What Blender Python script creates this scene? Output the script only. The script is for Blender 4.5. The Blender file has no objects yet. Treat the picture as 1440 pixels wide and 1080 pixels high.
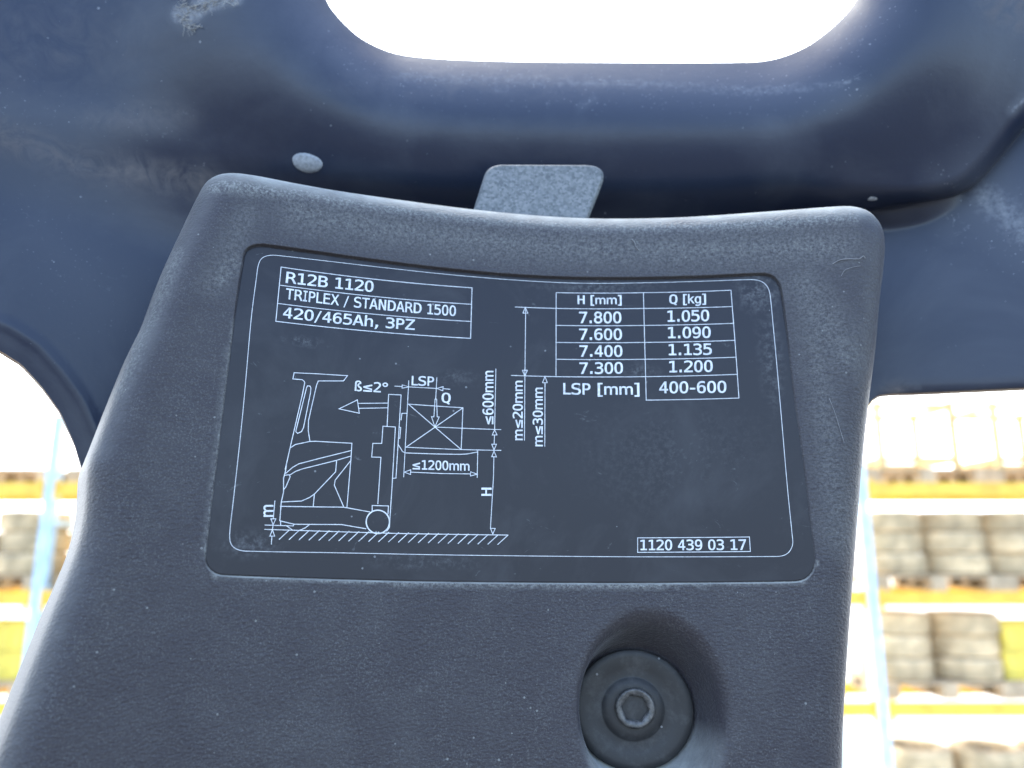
import bpy, bmesh, math, random
import numpy as np
from mathutils import Vector, Matrix, Euler
from mathutils.geometry import delaunay_2d_cdt
R_ = math.radians
SC = bpy.context.scene

# ------------------------------------------------------------------ camera, sky, sun, exposure
CAM_H, PITCH, FOC = 2.4, 12.0, 1082.0
cam_d = bpy.data.cameras.new('camera')
cam = bpy.data.objects.new('camera', cam_d); SC.collection.objects.link(cam)
cam.location = (0, 0, CAM_H); cam.rotation_euler = (R_(90 + PITCH), 0, 0)
cam_d.sensor_width = 36; cam_d.lens = FOC / 1440 * 36
cam_d.clip_start = 0.01; cam_d.clip_end = 500
cam_d.dof.use_dof = True; cam_d.dof.focus_distance = 0.305; cam_d.dof.aperture_fstop = 7.0
SC.camera = cam

SUN_EL, SUN_AZ = 67.0, -35.0           # azimuth clockwise from +Y: high, ahead and to the left, so the front of the cover is in shade
w = bpy.data.worlds.new('World'); SC.world = w; w.use_nodes = True
nt = w.node_tree; nt.nodes.clear()
sky = nt.nodes.new('ShaderNodeTexSky'); sky.sky_type = 'NISHITA'; sky.sun_disc = False
sky.sun_elevation = R_(SUN_EL); sky.sun_rotation = R_(SUN_AZ); sky.air_density = 1.0; sky.dust_density = 1.5
bg = nt.nodes.new('ShaderNodeBackground'); bg.inputs['Strength'].default_value = 0.13
wo = nt.nodes.new('ShaderNodeOutputWorld')
# a bank of sunlit cloud over the yard ahead (directions with +Y), open blue sky behind the viewer
tc = nt.nodes.new('ShaderNodeTexCoord'); sxyz = nt.nodes.new('ShaderNodeSeparateXYZ'); nt.links.new(tc.outputs['Generated'], sxyz.inputs[0])
cn = nt.nodes.new('ShaderNodeTexNoise'); cn.inputs['Scale'].default_value = 3.0; cn.inputs['Detail'].default_value = 8; nt.links.new(tc.outputs['Generated'], cn.inputs['Vector'])
ca = nt.nodes.new('ShaderNodeMath'); ca.operation = 'MULTIPLY_ADD'; nt.links.new(cn.outputs['Fac'], ca.inputs[0]); ca.inputs[1].default_value = .7; nt.links.new(sxyz.outputs[1], ca.inputs[2])
cr = nt.nodes.new('ShaderNodeMapRange'); cr.inputs['From Min'].default_value = .45; cr.inputs['From Max'].default_value = .85; nt.links.new(ca.outputs[0], cr.inputs['Value'])
cm = nt.nodes.new('ShaderNodeMix'); cm.data_type = 'RGBA'; nt.links.new(cr.outputs[0], cm.inputs['Factor']); nt.links.new(sky.outputs[0], cm.inputs['A']); cm.inputs['B'].default_value = (7.6, 8.0, 8.3, 1)
nt.links.new(cm.outputs['Result'], bg.inputs[0]); nt.links.new(bg.outputs[0], wo.inputs[0])
sun_d = bpy.data.lights.new('sun', 'SUN'); sun_d.energy = 1.5; sun_d.angle = R_(12); sun_d.color = (1, .95, .87)
sun = bpy.data.objects.new('sun', sun_d); SC.collection.objects.link(sun)
_d = Vector((math.sin(R_(SUN_AZ)) * math.cos(R_(SUN_EL)), math.cos(R_(SUN_AZ)) * math.cos(R_(SUN_EL)), math.sin(R_(SUN_EL))))
sun.rotation_euler = _d.to_track_quat('Z', 'Y').to_euler(); sun.location = (0, 0, 20)
SC.view_settings.view_transform = 'Standard'; SC.view_settings.look = 'None'
SC.view_settings.gamma = 1; SC.view_settings.use_curve_mapping = False
SC.view_settings.exposure = 2.9

# ------------------------------------------------------------------ the curved front of the pillar (a cylinder of 356 mm radius, hollow side out)
_p, _r, _x0, K = 0.25407778, 0.00735330, 845.7507, 2.81284365
RAD = 1 / K; DEP = 0.30
AX = np.array([math.sin(_r), math.cos(_r) * math.cos(_p), math.cos(_r) * math.sin(_p)])
_z = np.array([0, -math.sin(_p), math.cos(_p)]); N0 = _z - AX * AX.dot(_z); N0 /= np.linalg.norm(N0)
EX = np.cross(AX, N0); EX = EX if EX[0] > 0 else -EX
P0 = DEP * np.array([(_x0 - 720) / FOC, -(898 - 540) / FOC, 1.0]); CEN = P0 - N0 * RAD
_c, _s = math.cos(R_(PITCH)), math.sin(R_(PITCH))
def to_world(q):
    q = np.asarray(q, float); x, y, z = q[..., 0], q[..., 1], q[..., 2]
    return np.stack([x, z * _c - y * _s, CAM_H + z * _s + y * _c], -1)
def sh(px, z=0.0):
    """where a line of sight meets the shell lying z metres in front of the pillar surface -> (arc length, height)"""
    px = np.atleast_2d(np.asarray(px, float)); z = np.broadcast_to(z, px.shape[:1])
    d = np.stack([(px[:, 0] - 720) / FOC, -(px[:, 1] - 540) / FOC, np.ones(len(px))], -1)
    rr = RAD - z; de, dn = d @ EX, d @ N0; ce, cn = -CEN @ EX, -CEN @ N0
    A = de**2 + dn**2; B = 2 * (de * ce + dn * cn); C = ce**2 + cn**2 - rr**2
    t = (-B + np.sqrt(B * B - 4 * A * C)) / (2 * A)
    q = d * t[:, None] - CEN
    return np.stack([RAD * np.arctan2(q @ EX, q @ N0), (d * t[:, None] - P0) @ AX], -1)
def surf(shp, z=0.0):
    shp = np.atleast_2d(np.asarray(shp, float)); z = np.broadcast_to(z, shp.shape[:1])
    ph = shp[:, 0] / RAD; rr = (RAD - z)[:, None]
    return to_world(CEN + AX * shp[:, 1:2] + rr * (EX * np.sin(ph)[:, None] + N0 * np.cos(ph)[:, None]))
def out_normal(s):
    ph = s / RAD; v = -(EX * math.sin(ph) + N0 * math.cos(ph))
    return Vector(to_world(v) - to_world(np.zeros(3)))

# ------------------------------------------------------------------ scene helpers
def tag(o, label=None, cat=None, group=None, kind=None):
    for k, v in (('label', label), ('category', cat), ('group', group), ('kind', kind)):
        if v: o[k] = v
    return o
def empty(name, loc, **kw):
    o = bpy.data.objects.new(name, None); SC.collection.objects.link(o); o.location = loc
    o.empty_display_size = .05
    return tag(o, **kw)
def mesh_obj(name, verts, faces, mat, parent=None, smooth=True, root=None, attrs=None):
    """verts in world space; root = top thing whose origin the mesh is measured from"""
    me = bpy.data.meshes.new(name)
    org = np.array(root.location if root else (0, 0, 0))
    me.from_pydata([tuple(v) for v in (np.asarray(verts, float) - org)], [], [tuple(int(i) for i in f) for f in faces])
    for k, a in (attrs or {}).items():
        at = me.attributes.new(k, 'FLOAT', 'POINT'); at.data.foreach_set('value', np.asarray(a, np.float32))
    me.validate(); me.update()
    if smooth: me.polygons.foreach_set('use_smooth', [True] * len(me.polygons))
    me.materials.append(mat)
    o = bpy.data.objects.new(name, me); SC.collection.objects.link(o); o.parent = parent
    return o
def catmull(pts, n=8, closed=True):
    P = np.asarray(pts, float); N = len(P); out = []
    for i in range(N if closed else N - 1):
        g = lambda j: P[j % N] if closed else P[min(max(j, 0), N - 1)]
        a, b, c, d = g(i - 1), g(i), g(i + 1), g(i + 2)
        # centripetal-like damping: limit tangents to the segment length
        L = np.linalg.norm(c - b); t1 = (c - a) / 2; t2 = (d - b) / 2
        for t_ in (t1, t2):
            m = np.linalg.norm(t_)
            if m > L > 0: t_ *= L / m
        for u in np.linspace(0, 1, n, endpoint=False):
            h00 = 2*u**3 - 3*u**2 + 1; h10 = u**3 - 2*u**2 + u; h01 = -2*u**3 + 3*u**2; h11 = u**3 - u**2
            out.append(h00*b + h10*t1 + h01*c + h11*t2)
    if not closed: out.append(P[-1])
    return np.array(out)
def resample(P, step, closed=True):
    P = np.asarray(P, float)
    Q = np.vstack([P, P[:1]]) if closed else P
    L = np.r_[0, np.cumsum(np.linalg.norm(np.diff(Q, axis=0), axis=1))]
    n = max(3, int(round(L[-1] / step)))
    u = np.linspace(0, L[-1], n, endpoint=not closed)
    return np.stack([np.interp(u, L, Q[:, 0]), np.interp(u, L, Q[:, 1])], -1)
def ccw(P):
    x, y = P[:, 0], P[:, 1]
    return P if (x * np.roll(y, -1) - np.roll(x, -1) * y).sum() > 0 else P[::-1]
def inside(P, poly):
    x, y = P[:, 0], P[:, 1]; r = np.zeros(len(P), bool)
    a, b = poly, np.roll(poly, -1, 0)
    for (x1, y1), (x2, y2) in zip(a, b):
        if y1 == y2: continue
        r ^= ((y1 > y) != (y2 > y)) & (x < (x2 - x1) * (y - y1) / (y2 - y1) + x1)
    return r
def dist(P, poly, closed=True):
    a = poly if closed else poly[:-1]; b = np.roll(poly, -1, 0) if closed else poly[1:]
    best = np.full(len(P), 1e9)
    for p, q in zip(a, b):
        ab = q - p; L = ab.dot(ab)
        if L == 0: continue
        t = np.clip(((P - p) @ ab) / L, 0, 1)
        best = np.minimum(best, np.linalg.norm(P - p - t[:, None] * ab, axis=1))
    return best
def sdf(P, poly):                       # positive inside
    return np.where(inside(P, poly), 1, -1) * dist(P, poly)
def offset(P, d):                       # inward by d, P counter-clockwise
    t = np.roll(P, -1, 0) - np.roll(P, 1, 0); t /= np.linalg.norm(t, axis=1)[:, None]
    return P + np.stack([-t[:, 1], t[:, 0]], -1) * d
def cdt(loops, extra, keep):
    """triangulate: closed loops are constraint edges, extra are loose points, keep(centres) -> bool mask. Returns points, tris"""
    pts, edges = [], []
    for L in loops:
        b = len(pts); n = len(L); pts += [tuple(v) for v in L]
        edges += [(b + i, b + (i + 1) % n) for i in range(n)]
    pts += [tuple(v) for v in extra]
    v, e, f, *_ = delaunay_2d_cdt([Vector(p) for p in pts], edges, [], 0, 1e-7)
    V = np.array([(a.x, a.y) for a in v]); F = np.array([t for t in f if len(t) == 3])
    m = keep(V[F].mean(1)); F = F[m]
    used = np.unique(F); idx = -np.ones(len(V), int); idx[used] = np.arange(len(used))
    return V[used], idx[F]
def find(V, P):
    """indices of the points P within V"""
    return [int(np.argmin(((V - p) ** 2).sum(1))) for p in P]
def sstep(x): x = np.clip(x, 0, 1); return x * x * (3 - 2 * x)
rng = np.random.default_rng(4)

# ------------------------------------------------------------------ materials
def mat(name):
    m = bpy.data.materials.new(name); m.use_nodes = True
    n = m.node_tree; return m, n, n.nodes['Principled BSDF']
def node(n, t, **kw):
    o = n.nodes.new(t)
    for k, v in kw.items():
        if k in o.inputs: o.inputs[k].default_value = v
        else: setattr(o, k, v)
    return o
def noise(n, scale, detail=4, rough=.55, vec=None, dist=0):
    o = node(n, 'ShaderNodeTexNoise', Scale=scale, Detail=detail, Roughness=rough, Distortion=dist)
    if vec: n.links.new(vec, o.inputs['Vector'])
    return o.outputs['Fac']
def ramp(n, fac, a, b, ca=0.0, cb=1.0):
    o = node(n, 'ShaderNodeMapRange'); o.clamp = True
    for k, v in (('From Min', a), ('From Max', b), ('To Min', ca), ('To Max', cb)): o.inputs[k].default_value = v
    n.links.new(fac, o.inputs['Value']); return o.outputs[0]
def mathn(n, op, a, b):
    o = node(n, 'ShaderNodeMath', operation=op)
    for i, v in enumerate((a, b)):
        if isinstance(v, (int, float)): o.inputs[i].default_value = v
        else: n.links.new(v, o.inputs[i])
    return o.outputs[0]
def mix(n, fac, a, b):
    o = node(n, 'ShaderNodeMix', data_type='RGBA')
    for s, v in ((o.inputs['Factor'], fac), (o.inputs['A'], a), (o.inputs['B'], b)):
        if isinstance(v, (int, float)): s.default_value = v
        elif isinstance(v, tuple): s.default_value = v if len(v) == 4 else (*v, 1)
        else: n.links.new(v, s)
    return o.outputs['Result']
def coords(n): return node(n, 'ShaderNodeTexCoord').outputs['Object']
def attr(n, name): return node(n, 'ShaderNodeAttribute', attribute_name=name).outputs['Fac']
def bump(n, h, strength, distance, bsdf, prev=None):
    o = node(n, 'ShaderNodeBump', Strength=strength, Distance=distance)
    n.links.new(h, o.inputs['Height'])
    if prev: n.links.new(prev, o.inputs['Normal'])
    n.links.new(o.outputs[0], bsdf.inputs['Normal']); return o.outputs[0]
def specks(n, vec, scale, lo, hi):
    """sparse dots: distance to voronoi points, only where a per-cell random value is high"""
    v = node(n, 'ShaderNodeTexVoronoi', Scale=scale); n.links.new(vec, v.inputs['Vector'])
    sep = node(n, 'ShaderNodeSeparateColor'); n.links.new(v.outputs['Color'], sep.inputs[0])
    rare = ramp(n, sep.outputs[0], lo, lo + .02)
    size = ramp(n, sep.outputs[1], 0, 1, hi * .35, hi)
    return mathn(n, 'MULTIPLY', rare, mathn(n, 'LESS_THAN', v.outputs['Distance'], size))
def simple(name, col, rough=.6, metal=0, var=.25, scale=6):
    m, n, b = mat(name); f = noise(n, scale, 5, .6, coords(n))
    c = mix(n, ramp(n, f, .3, .7), tuple(x * (1 - var) for x in col), tuple(min(1, x * (1 + var)) for x in col))
    n.links.new(c, b.inputs['Base Color']); b.inputs['Roughness'].default_value = rough; b.inputs['Metallic'].default_value = metal
    return m

def cover_plastic():
    m, n, b = mat('grained_black_plastic'); co = coords(n)
    # settled dust: on faces that look up, patchy, plus a thin film everywhere
    geo = node(n, 'ShaderNodeNewGeometry'); sx = node(n, 'ShaderNodeSeparateXYZ'); n.links.new(geo.outputs['Normal'], sx.inputs[0])
    up = ramp(n, sx.outputs[2], .12, .75)
    patch = ramp(n, noise(n, 55, 6, .65, co), .3, .68)
    settled = mathn(n, 'MULTIPLY', up, ramp(n, patch, 0, 1, .35, .9))
    film = mathn(n, 'MULTIPLY', ramp(n, noise(n, 40, 5, .6, co, .6), .42, .75), .035)
    fine = mathn(n, 'MULTIPLY', ramp(n, noise(n, 1500, 4, .75, co), .5, .72), .26)
    wear = mathn(n, 'MULTIPLY', attr(n, 'wear'), ramp(n, noise(n, 850, 6, .8, co), .40, .66))
    d = mathn(n, 'MAXIMUM', settled, mathn(n, 'MAXIMUM', wear, mathn(n, 'ADD', film, mathn(n, 'MULTIPLY', fine, ramp(n, patch, 0, 1, .3, 1)))))
    d = mathn(n, 'MAXIMUM', d, mathn(n, 'MULTIPLY', specks(n, co, 170, .93, .08), .5))
    d = mathn(n, 'MAXIMUM', d, mathn(n, 'MULTIPLY', specks(n, co, 420, .93, .2), .4))
    col = mix(n, d, (.0220, .0195, .0255), (.34, .355, .33))
    n.links.new(col, b.inputs['Base Color'])
    n.links.new(ramp(n, d, 0, .6, .50, .85), b.inputs['Roughness']); b.inputs['Specular IOR Level'].default_value = .4
    st = node(n, 'ShaderNodeMapping'); st.inputs['Scale'].default_value = (.75, 1, 1.25); n.links.new(co, st.inputs['Vector']); g = noise(n, 1000, 3, .6, st.outputs[0])
    v = node(n, 'ShaderNodeTexVoronoi', Scale=850, feature='SMOOTH_F1'); n.links.new(st.outputs[0], v.inputs['Vector'])
    h = mathn(n, 'ADD', mathn(n, 'MULTIPLY', v.outputs['Distance'], .8), g)
    b.inputs['Sheen Weight'].default_value = .12; b.inputs['Sheen Roughness'].default_value = .4
    bump(n, h, .62, .0004, b); return m
def guard_paint():
    m, n, b = mat('worn_black_paint'); co = coords(n)
    film = mathn(n, 'MULTIPLY', ramp(n, noise(n, 14, 6, .6, co, .5), .45, .8), .12)
    scuff = mathn(n, 'MULTIPLY', attr(n, 'wear'), ramp(n, noise(n, 70, 7, .7, co, 1.2), .38, .68))
    sp = mathn(n, 'MULTIPLY', specks(n, co, 120, .88, .09), .5)
    sp2 = mathn(n, 'MULTIPLY', mathn(n, 'MULTIPLY', specks(n, co, 330, .86, .16), .55), ramp(n, noise(n, 30, 3, .5, co), .45, .65))
    dust_haze = attr(n, 'dust')
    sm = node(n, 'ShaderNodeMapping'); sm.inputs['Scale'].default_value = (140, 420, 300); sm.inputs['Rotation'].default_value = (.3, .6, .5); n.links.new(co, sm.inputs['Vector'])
    streak = mathn(n, 'MULTIPLY', ramp(n, noise(n, 1, 6, .75, sm.outputs[0], 1.0), .60, .72), mathn(n, 'MINIMUM', mathn(n, 'MULTIPLY', dust_haze, 1.0), .55))
    grit = mathn(n, 'MULTIPLY', specks(n, co, 520, .62, .20), mathn(n, 'MINIMUM', dust_haze, .6))
    mat_ = mathn(n, 'MULTIPLY', ramp(n, dust_haze, .55, 1), ramp(n, noise(n, 300, 6, .7, co), .35, .65, .15, .8))
    d = mathn(n, 'MAXIMUM', mathn(n, 'MAXIMUM', sp, sp2), mathn(n, 'MAXIMUM', film, mathn(n, 'MAXIMUM', mathn(n, 'MAXIMUM', streak, mathn(n, 'MULTIPLY', dust_haze, .16)), mathn(n, 'MAXIMUM', grit, mat_))))  # the even share of the dust mask also paints veiling haze on the plate
    c1 = mix(n, d, (.012, .0185, .039), (.27, .29, .32))
    col = mix(n, mathn(n, 'MULTIPLY', scuff, .62), c1, (.20, .18, .165))
    n.links.new(col, b.inputs['Base Color'])
    n.links.new(ramp(n, mathn(n, 'MAXIMUM', d, scuff), 0, .6, .36, .7), b.inputs['Roughness']); b.inputs['Specular IOR Level'].default_value = .38
    bump(n, mathn(n, 'ADD', mathn(n, 'ADD', noise(n, 130, 3, .5, co), mathn(n, 'MULTIPLY', noise(n, 520, 2, .5, co), .35)), mathn(n, 'MULTIPLY', scuff, .6)), .09, .001, b); return m
def bare_edge():
    m, n, b = mat('chipped_edge'); co = coords(n)
    c = mix(n, ramp(n, noise(n, 60, 5, .7, co), .35, .65), (.30, .24, .17), (.16, .09, .05))
    n.links.new(c, b.inputs['Base Color']); b.inputs['Roughness'].default_value = .7; return m
def label_film():
    m, n, b = mat('dark_label_film'); co = coords(n)
    film = mathn(n, 'MULTIPLY', ramp(n, noise(n, 22, 6, .65, co, .8), .5, .85), .10)
    sp = mathn(n, 'MULTIPLY', specks(n, co, 210, .86, .11), .55)
    st = node(n, 'ShaderNodeMapping'); st.inputs['Scale'].default_value = (60, 220, 140); st.inputs['Rotation'].default_value = (.4, .5, .7); n.links.new(co, st.inputs['Vector'])
    sc = mathn(n, 'MULTIPLY', ramp(n, noise(n, 1, 8, .75, st.outputs[0], 1.5), .63, .71), .30)
    wear = mathn(n, 'MULTIPLY', attr(n, 'wear'), ramp(n, noise(n, 420, 6, .75, co), .45, .75))
    d = mathn(n, 'MAXIMUM', mathn(n, 'MAXIMUM', sp, sc), mathn(n, 'MAXIMUM', film, wear))
    n.links.new(mix(n, d, (.0105, .0105, .0155), (.26, .27, .28)), b.inputs['Base Color'])
    n.links.new(ramp(n, d, 0, .5, .42, .7), b.inputs['Roughness']); b.inputs['Specular IOR Level'].default_value = .33
    bump(n, noise(n, 90, 3, .5, co), .03, .001, b); return m
def ink():
    m, n, b = mat('white_print'); co = coords(n)
    c = mix(n, ramp(n, noise(n, 500, 5, .7, co), .35, .65), (.42, .44, .47), (.66, .68, .70))
    rub = mathn(n, 'MULTIPLY', ramp(n, noise(n, 900, 5, .75, co), .56, .70), ramp(n, noise(n, 60, 3, .5, co), .48, .66, 0, .75))
    n.links.new(mix(n, rub, c, (.03, .035, .05)), b.inputs['Base Color']); b.inputs['Roughness'].default_value = .5; return m
def galvanised():
    m, n, b = mat('galvanised_steel'); co = coords(n)
    v = node(n, 'ShaderNodeTexVoronoi', Scale=900); n.links.new(co, v.inputs['Vector'])
    s = node(n, 'ShaderNodeSeparateColor'); n.links.new(v.outputs['Color'], s.inputs[0])
    f = mathn(n, 'ADD', mathn(n, 'MULTIPLY', s.outputs[0], .5), mathn(n, 'MULTIPLY', noise(n, 260, 6, .7, co), .6))
    n.links.new(mix(n, ramp(n, f, .25, .85), (.085, .095, .098), (.20, .205, .205)), b.inputs['Base Color'])
    b.inputs['Metallic'].default_value = .35; b.inputs['Roughness'].default_value = .6
    bump(n, f, .08, .0005, b); return m
def rubber():
    m, n, b = mat('black_rubber'); co = coords(n)
    d = mathn(n, 'MAXIMUM', mathn(n, 'MULTIPLY', ramp(n, noise(n, 130, 6, .7, co), .5, .8), .25), mathn(n, 'MULTIPLY', specks(n, co, 230, .72, .13), .9))
    n.links.new(mix(n, d, (.012, .012, .013), (.16, .16, .16)), b.inputs['Base Color']); b.inputs['Roughness'].default_value = .55
    bump(n, noise(n, 700, 3, .6, co), .12, .0004, b); return m
def bolt_steel():
    m, n, b = mat('dusty_bolt_steel'); co = coords(n)
    f = ramp(n, noise(n, 420, 6, .7, co), .35, .7)
    n.links.new(mix(n, f, (.03, .03, .03), (.16, .155, .15)), b.inputs['Base Color'])
    b.inputs['Metallic'].default_value = .4; b.inputs['Roughness'].default_value = .45; return m
M_COVER, M_GUARD, M_EDGE, M_FILM, M_INK, M_GALV, M_RUB, M_BOLT = cover_plastic(), guard_paint(), bare_edge(), label_film(), ink(), galvanised(), rubber(), bolt_steel()
M_RIVET = simple('zinc_rivet', (.27, .29, .32), .7, .2, .35, 700)
M_BLUE = simple('blue_rack_paint', (.50, .68, .80), .5)
M_ORANGE = simple('orange_rack_paint', (.92, .50, .06), .5)
M_WOOD = simple('pallet_wood', (.50, .38, .24), .8, 0, .3, 9)
M_TYRE = simple('dusty_tyre_rubber', (.58, .44, .26), .85, 0, .45, 5)
M_WRAP = simple('pale_stretch_wrap', (.80, .68, .45), .4, 0, .2, 3)
M_YEL = simple('yellow_plastic', (.80, .62, .10), .5, 0, .25, 5)
M_RUST = simple('rusty_yellow_steel', (.60, .42, .18), .7, 0, .4, 8)
M_WEB = simple('dusty_web', (.30, .295, .28), .9, 0, .4, 400)
M_LINT = simple('grey_lint', (.20, .20, .20), .9, 0, .3, 300)

# ------------------------------------------------------------------ ground
def ground():
    m, n, b = mat('grey_asphalt'); co = coords(n)
    c = mix(n, ramp(n, noise(n, .6, 7, .65, co), .3, .7), (.05, .048, .045), (.075, .072, .067))
    n.links.new(c, b.inputs['Base Color']); b.inputs['Roughness'].default_value = .85
    s = 220
    o = mesh_obj('ground', [(-s, -s, 0), (s, -s, 0), (s, s, 0), (-s, s, 0)], [(0, 1, 2, 3)], m, smooth=False)
    tag(o, kind='structure')
ground()
def apron():
    m, n, b = mat('pale_concrete'); co = coords(n)
    n.links.new(mix(n, ramp(n, noise(n, .6, 7, .65, co), .3, .7), (.34, .32, .28), (.45, .43, .39)), b.inputs['Base Color']); b.inputs['Roughness'].default_value = .85
    tag(mesh_obj('concrete_yard', [(-60, 5, .004), (60, 5, .004), (60, 90, .004), (-60, 90, .004)], [(0, 1, 2, 3)], m, smooth=False), kind='structure')
apron()

# ------------------------------------------------------------------ overhead guard: one pressed steel shell with a window, a beam under it and a pillar
PLATE, BEAM = -0.085, -0.030
# outlines in the photograph's own pixels; they become real shapes at their own distance
OPEN = catmull([(455,-10),(468,15),(500,48),(535,68),(570,78),(640,84),(760,87),(940,88),(1060,87),(1100,80),(1140,62),(1180,30),(1204,0),(1222,-60),(1215,-180),(1150,-250),(1000,-265),(650,-265),(500,-245),(435,-170),(438,-60)], 8)
GUARD_OUT = [(-260,-620),(1700,-620),(1700,526),(1440,546),(1290,553),(1250,554),(1236,556),(1226,562),(1216,580),(1190,640),(1165,800),(1150,1000),(1140,1260),  # unseen top of the shell, extended upward to keep sun off the cover
             (170,1260),(165,1000),(150,800),(132,710),(117,665),(105,625),(85,580),(60,545),(30,512),(0,493),(-60,468),(-150,450),(-260,440)]
BEAM_OUT = catmull([(-500,150),(-320,185),(-100,190),(0,203),(130,240),(240,278),(400,312),(700,335),(1000,332),(1150,312),(1250,292),(1320,281),(1350,273),(1375,257),(1410,218),(1440,180),(1520,80),(1610,-60),(1760,-200),(1900,-560),(600,-640),(-500,-560)], 5)
LEFT_RIM = np.array([(150,800),(132,710),(117,665),(105,625),(85,580),(60,545),(30,512),(0,493),(-60,468),(-150,450),(-260,440)], float)
RIGHT_RIM = np.array([(1700,526),(1440,546),(1290,553),(1255,555),(1238,560),(1222,580),(1190,640)], float)
def guard_z(P):
    d = np.maximum(sdf(P, OPEN) * -1, 0)
    t = np.clip(d / 75, 0, 1)
    zb = BEAM - .011 * (1 - t) ** 2.2 - .050 * (1 - np.exp(-(np.maximum(d - 70, 0) / 150) ** 2 * .7))
    b = sdf(P, BEAM_OUT)
    wb = 85 - 58 * sstep((P[:, 0] - 1050) / 250)
    kk = sstep((P[:, 0] - 850) / 300)
    k = (1 - kk) * sstep(b / wb * .5 + .5) + kk * np.sqrt(np.clip(1 - (1 - np.clip(b / wb, 0, 1)) ** 2, 0, 1))
    zp = np.full(len(P), PLATE)
    dl = dist(P, LEFT_RIM, False); tl = np.clip(dl / 70, 0, 1)
    zp -= .0025 * (1 - tl) ** 3
    zp += .0009 * np.exp(-((dl - 36) / 7) ** 2)
    dr = dist(P, RIGHT_RIM, False); tr = np.clip(dr / 12, 0, 1)
    zp -= .002 * (1 - np.sqrt(np.clip(1 - (1 - tr) ** 2, 0, 1)))
    # the weld fillet under the beam's right end
    fl = np.clip(1 - np.hypot((P[:, 0] - 1235) / 125, (P[:, 1] - 262) / 62) ** 2, 0, 1)
    zp += .007 * sstep(fl * 1.3)
    return zp + (zb - zp) * k
def guard():
    root = empty('overhead_guard', tuple(surf(sh([(720, 560)], PLATE), PLATE)[0]),
        label='black painted steel overhead guard with rounded window, worn and dusty, behind the plastic cover', cat='overhead guard')
    out = ccw(resample(np.array(GUARD_OUT, float), 9)); opn = ccw(resample(OPEN, 7))
    gx, gy = np.meshgrid(np.arange(-255, 1700, 10), np.arange(-612, 1258, 10)); G = np.stack([gx.ravel(), gy.ravel()], -1).astype(float)
    G += rng.uniform(-1.5, 1.5, G.shape)
    fx, fy = np.meshgrid(np.arange(1180, 1560, 4.0), np.arange(-40, 335, 4.0)); G2 = np.stack([fx.ravel(), fy.ravel()], -1)
    G = G[~((G[:, 0] > 1176) & (G[:, 0] < 1564) & (G[:, 1] > -44) & (G[:, 1] < 339))]
    G = np.vstack([G, G2]); s1 = sdf(G, out); s2 = sdf(G, opn)
    G = G[(s1 > 5) & (s2 < -9)]
    rings = [offset(opn, -q) for q in (1.0, 3.0, 6.0)]       # outward rings round the window for a smooth lip
    rim_in = [offset(out, q) for q in (1.2, 3.5)]
    loops = [out, opn] + rings + rim_in
    br = resample(BEAM_OUT, 4); br = br[(br[:, 0] > 980) & (br[:, 0] < 1560) & (br[:, 1] > -60)]
    t_ = np.gradient(br, axis=0); t_ /= np.linalg.norm(t_, axis=1)[:, None]; n_ = np.stack([-t_[:, 1], t_[:, 0]], -1)
    if not inside(br[:1] + n_[:1] * 3, BEAM_OUT)[0]: n_ = -n_
    near = dist(G, br, False)
    G = np.vstack([G[near > 14]] + [br + n_ * q for q in (-9, -4, -1, 0, .5, 1.5, 3.5, 6.5, 10)])
    lr = resample(LEFT_RIM, 7, False)
    t_ = np.gradient(lr, axis=0); t_ /= np.linalg.norm(t_, axis=1)[:, None]; n_ = np.stack([-t_[:, 1], t_[:, 0]], -1)
    if not inside(lr[5:6] + n_[5:6] * 6, out)[0]: n_ = -n_
    add = np.vstack([lr + n_ * q for q in (7, 11, 16, 22, 28, 34, 40, 47, 55, 64, 74, 86)]); add = add[sdf(add, out) > 5]
    G = np.vstack([G[dist(G, lr, False) > 92], add])
    V, F = cdt(loops, G, lambda c: inside(c, out) & ~inside(c, opn))
    z = guard_z(V)
    W = surf(sh(V, z), z)
    # wear: the fold at left, top right corner, scattered
    wear = np.clip(1 - dist(V, np.array([(-200,170),(0,190),(90,222),(160,236),(250,252),(300,262)], float), False) / 34, 0, 1) * .9
    wear = np.maximum(wear, np.clip(1 - np.hypot((V[:, 0] - 1450) / 90, (V[:, 1] - 10) / 50), 0, 1) * 1.0)
    wear = np.maximum(wear, np.clip(1 - np.hypot((V[:, 0] - 190) / 110, (V[:, 1] - 165) / 30), 0, 1) * .6)
    wear = np.maximum(wear, np.clip(1 - np.hypot((V[:, 0] - 1265) / 34, (V[:, 1] - 547) / 14), 0, 1) * 1.3)
    wear = np.maximum(wear, np.clip(1 - np.hypot((V[:, 0] - 700) / 330, (V[:, 1] - 118) / 30), 0, 1) * .35)
    wear = np.maximum(wear, np.clip(1 - np.hypot((V[:, 0] - 60) / 260, (V[:, 1] - 60) / 120), 0, 1) * .25)
    def gl(pl, w, a): return np.clip(1 - dist(V, np.array(pl, float), False) / w, 0, 1) * a
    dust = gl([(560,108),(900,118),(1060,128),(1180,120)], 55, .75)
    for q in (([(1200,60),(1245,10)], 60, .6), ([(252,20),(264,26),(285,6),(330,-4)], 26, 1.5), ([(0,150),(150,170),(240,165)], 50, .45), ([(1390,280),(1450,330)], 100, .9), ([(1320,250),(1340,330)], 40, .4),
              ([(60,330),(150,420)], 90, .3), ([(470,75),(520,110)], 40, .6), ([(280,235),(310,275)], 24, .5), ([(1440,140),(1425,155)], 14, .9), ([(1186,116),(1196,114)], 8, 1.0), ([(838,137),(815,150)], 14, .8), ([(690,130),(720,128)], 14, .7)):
        dust = np.maximum(dust, gl(*q))  # dust patches, which also spread the painted haze over the plate
    at2 = list(dust)
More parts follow.
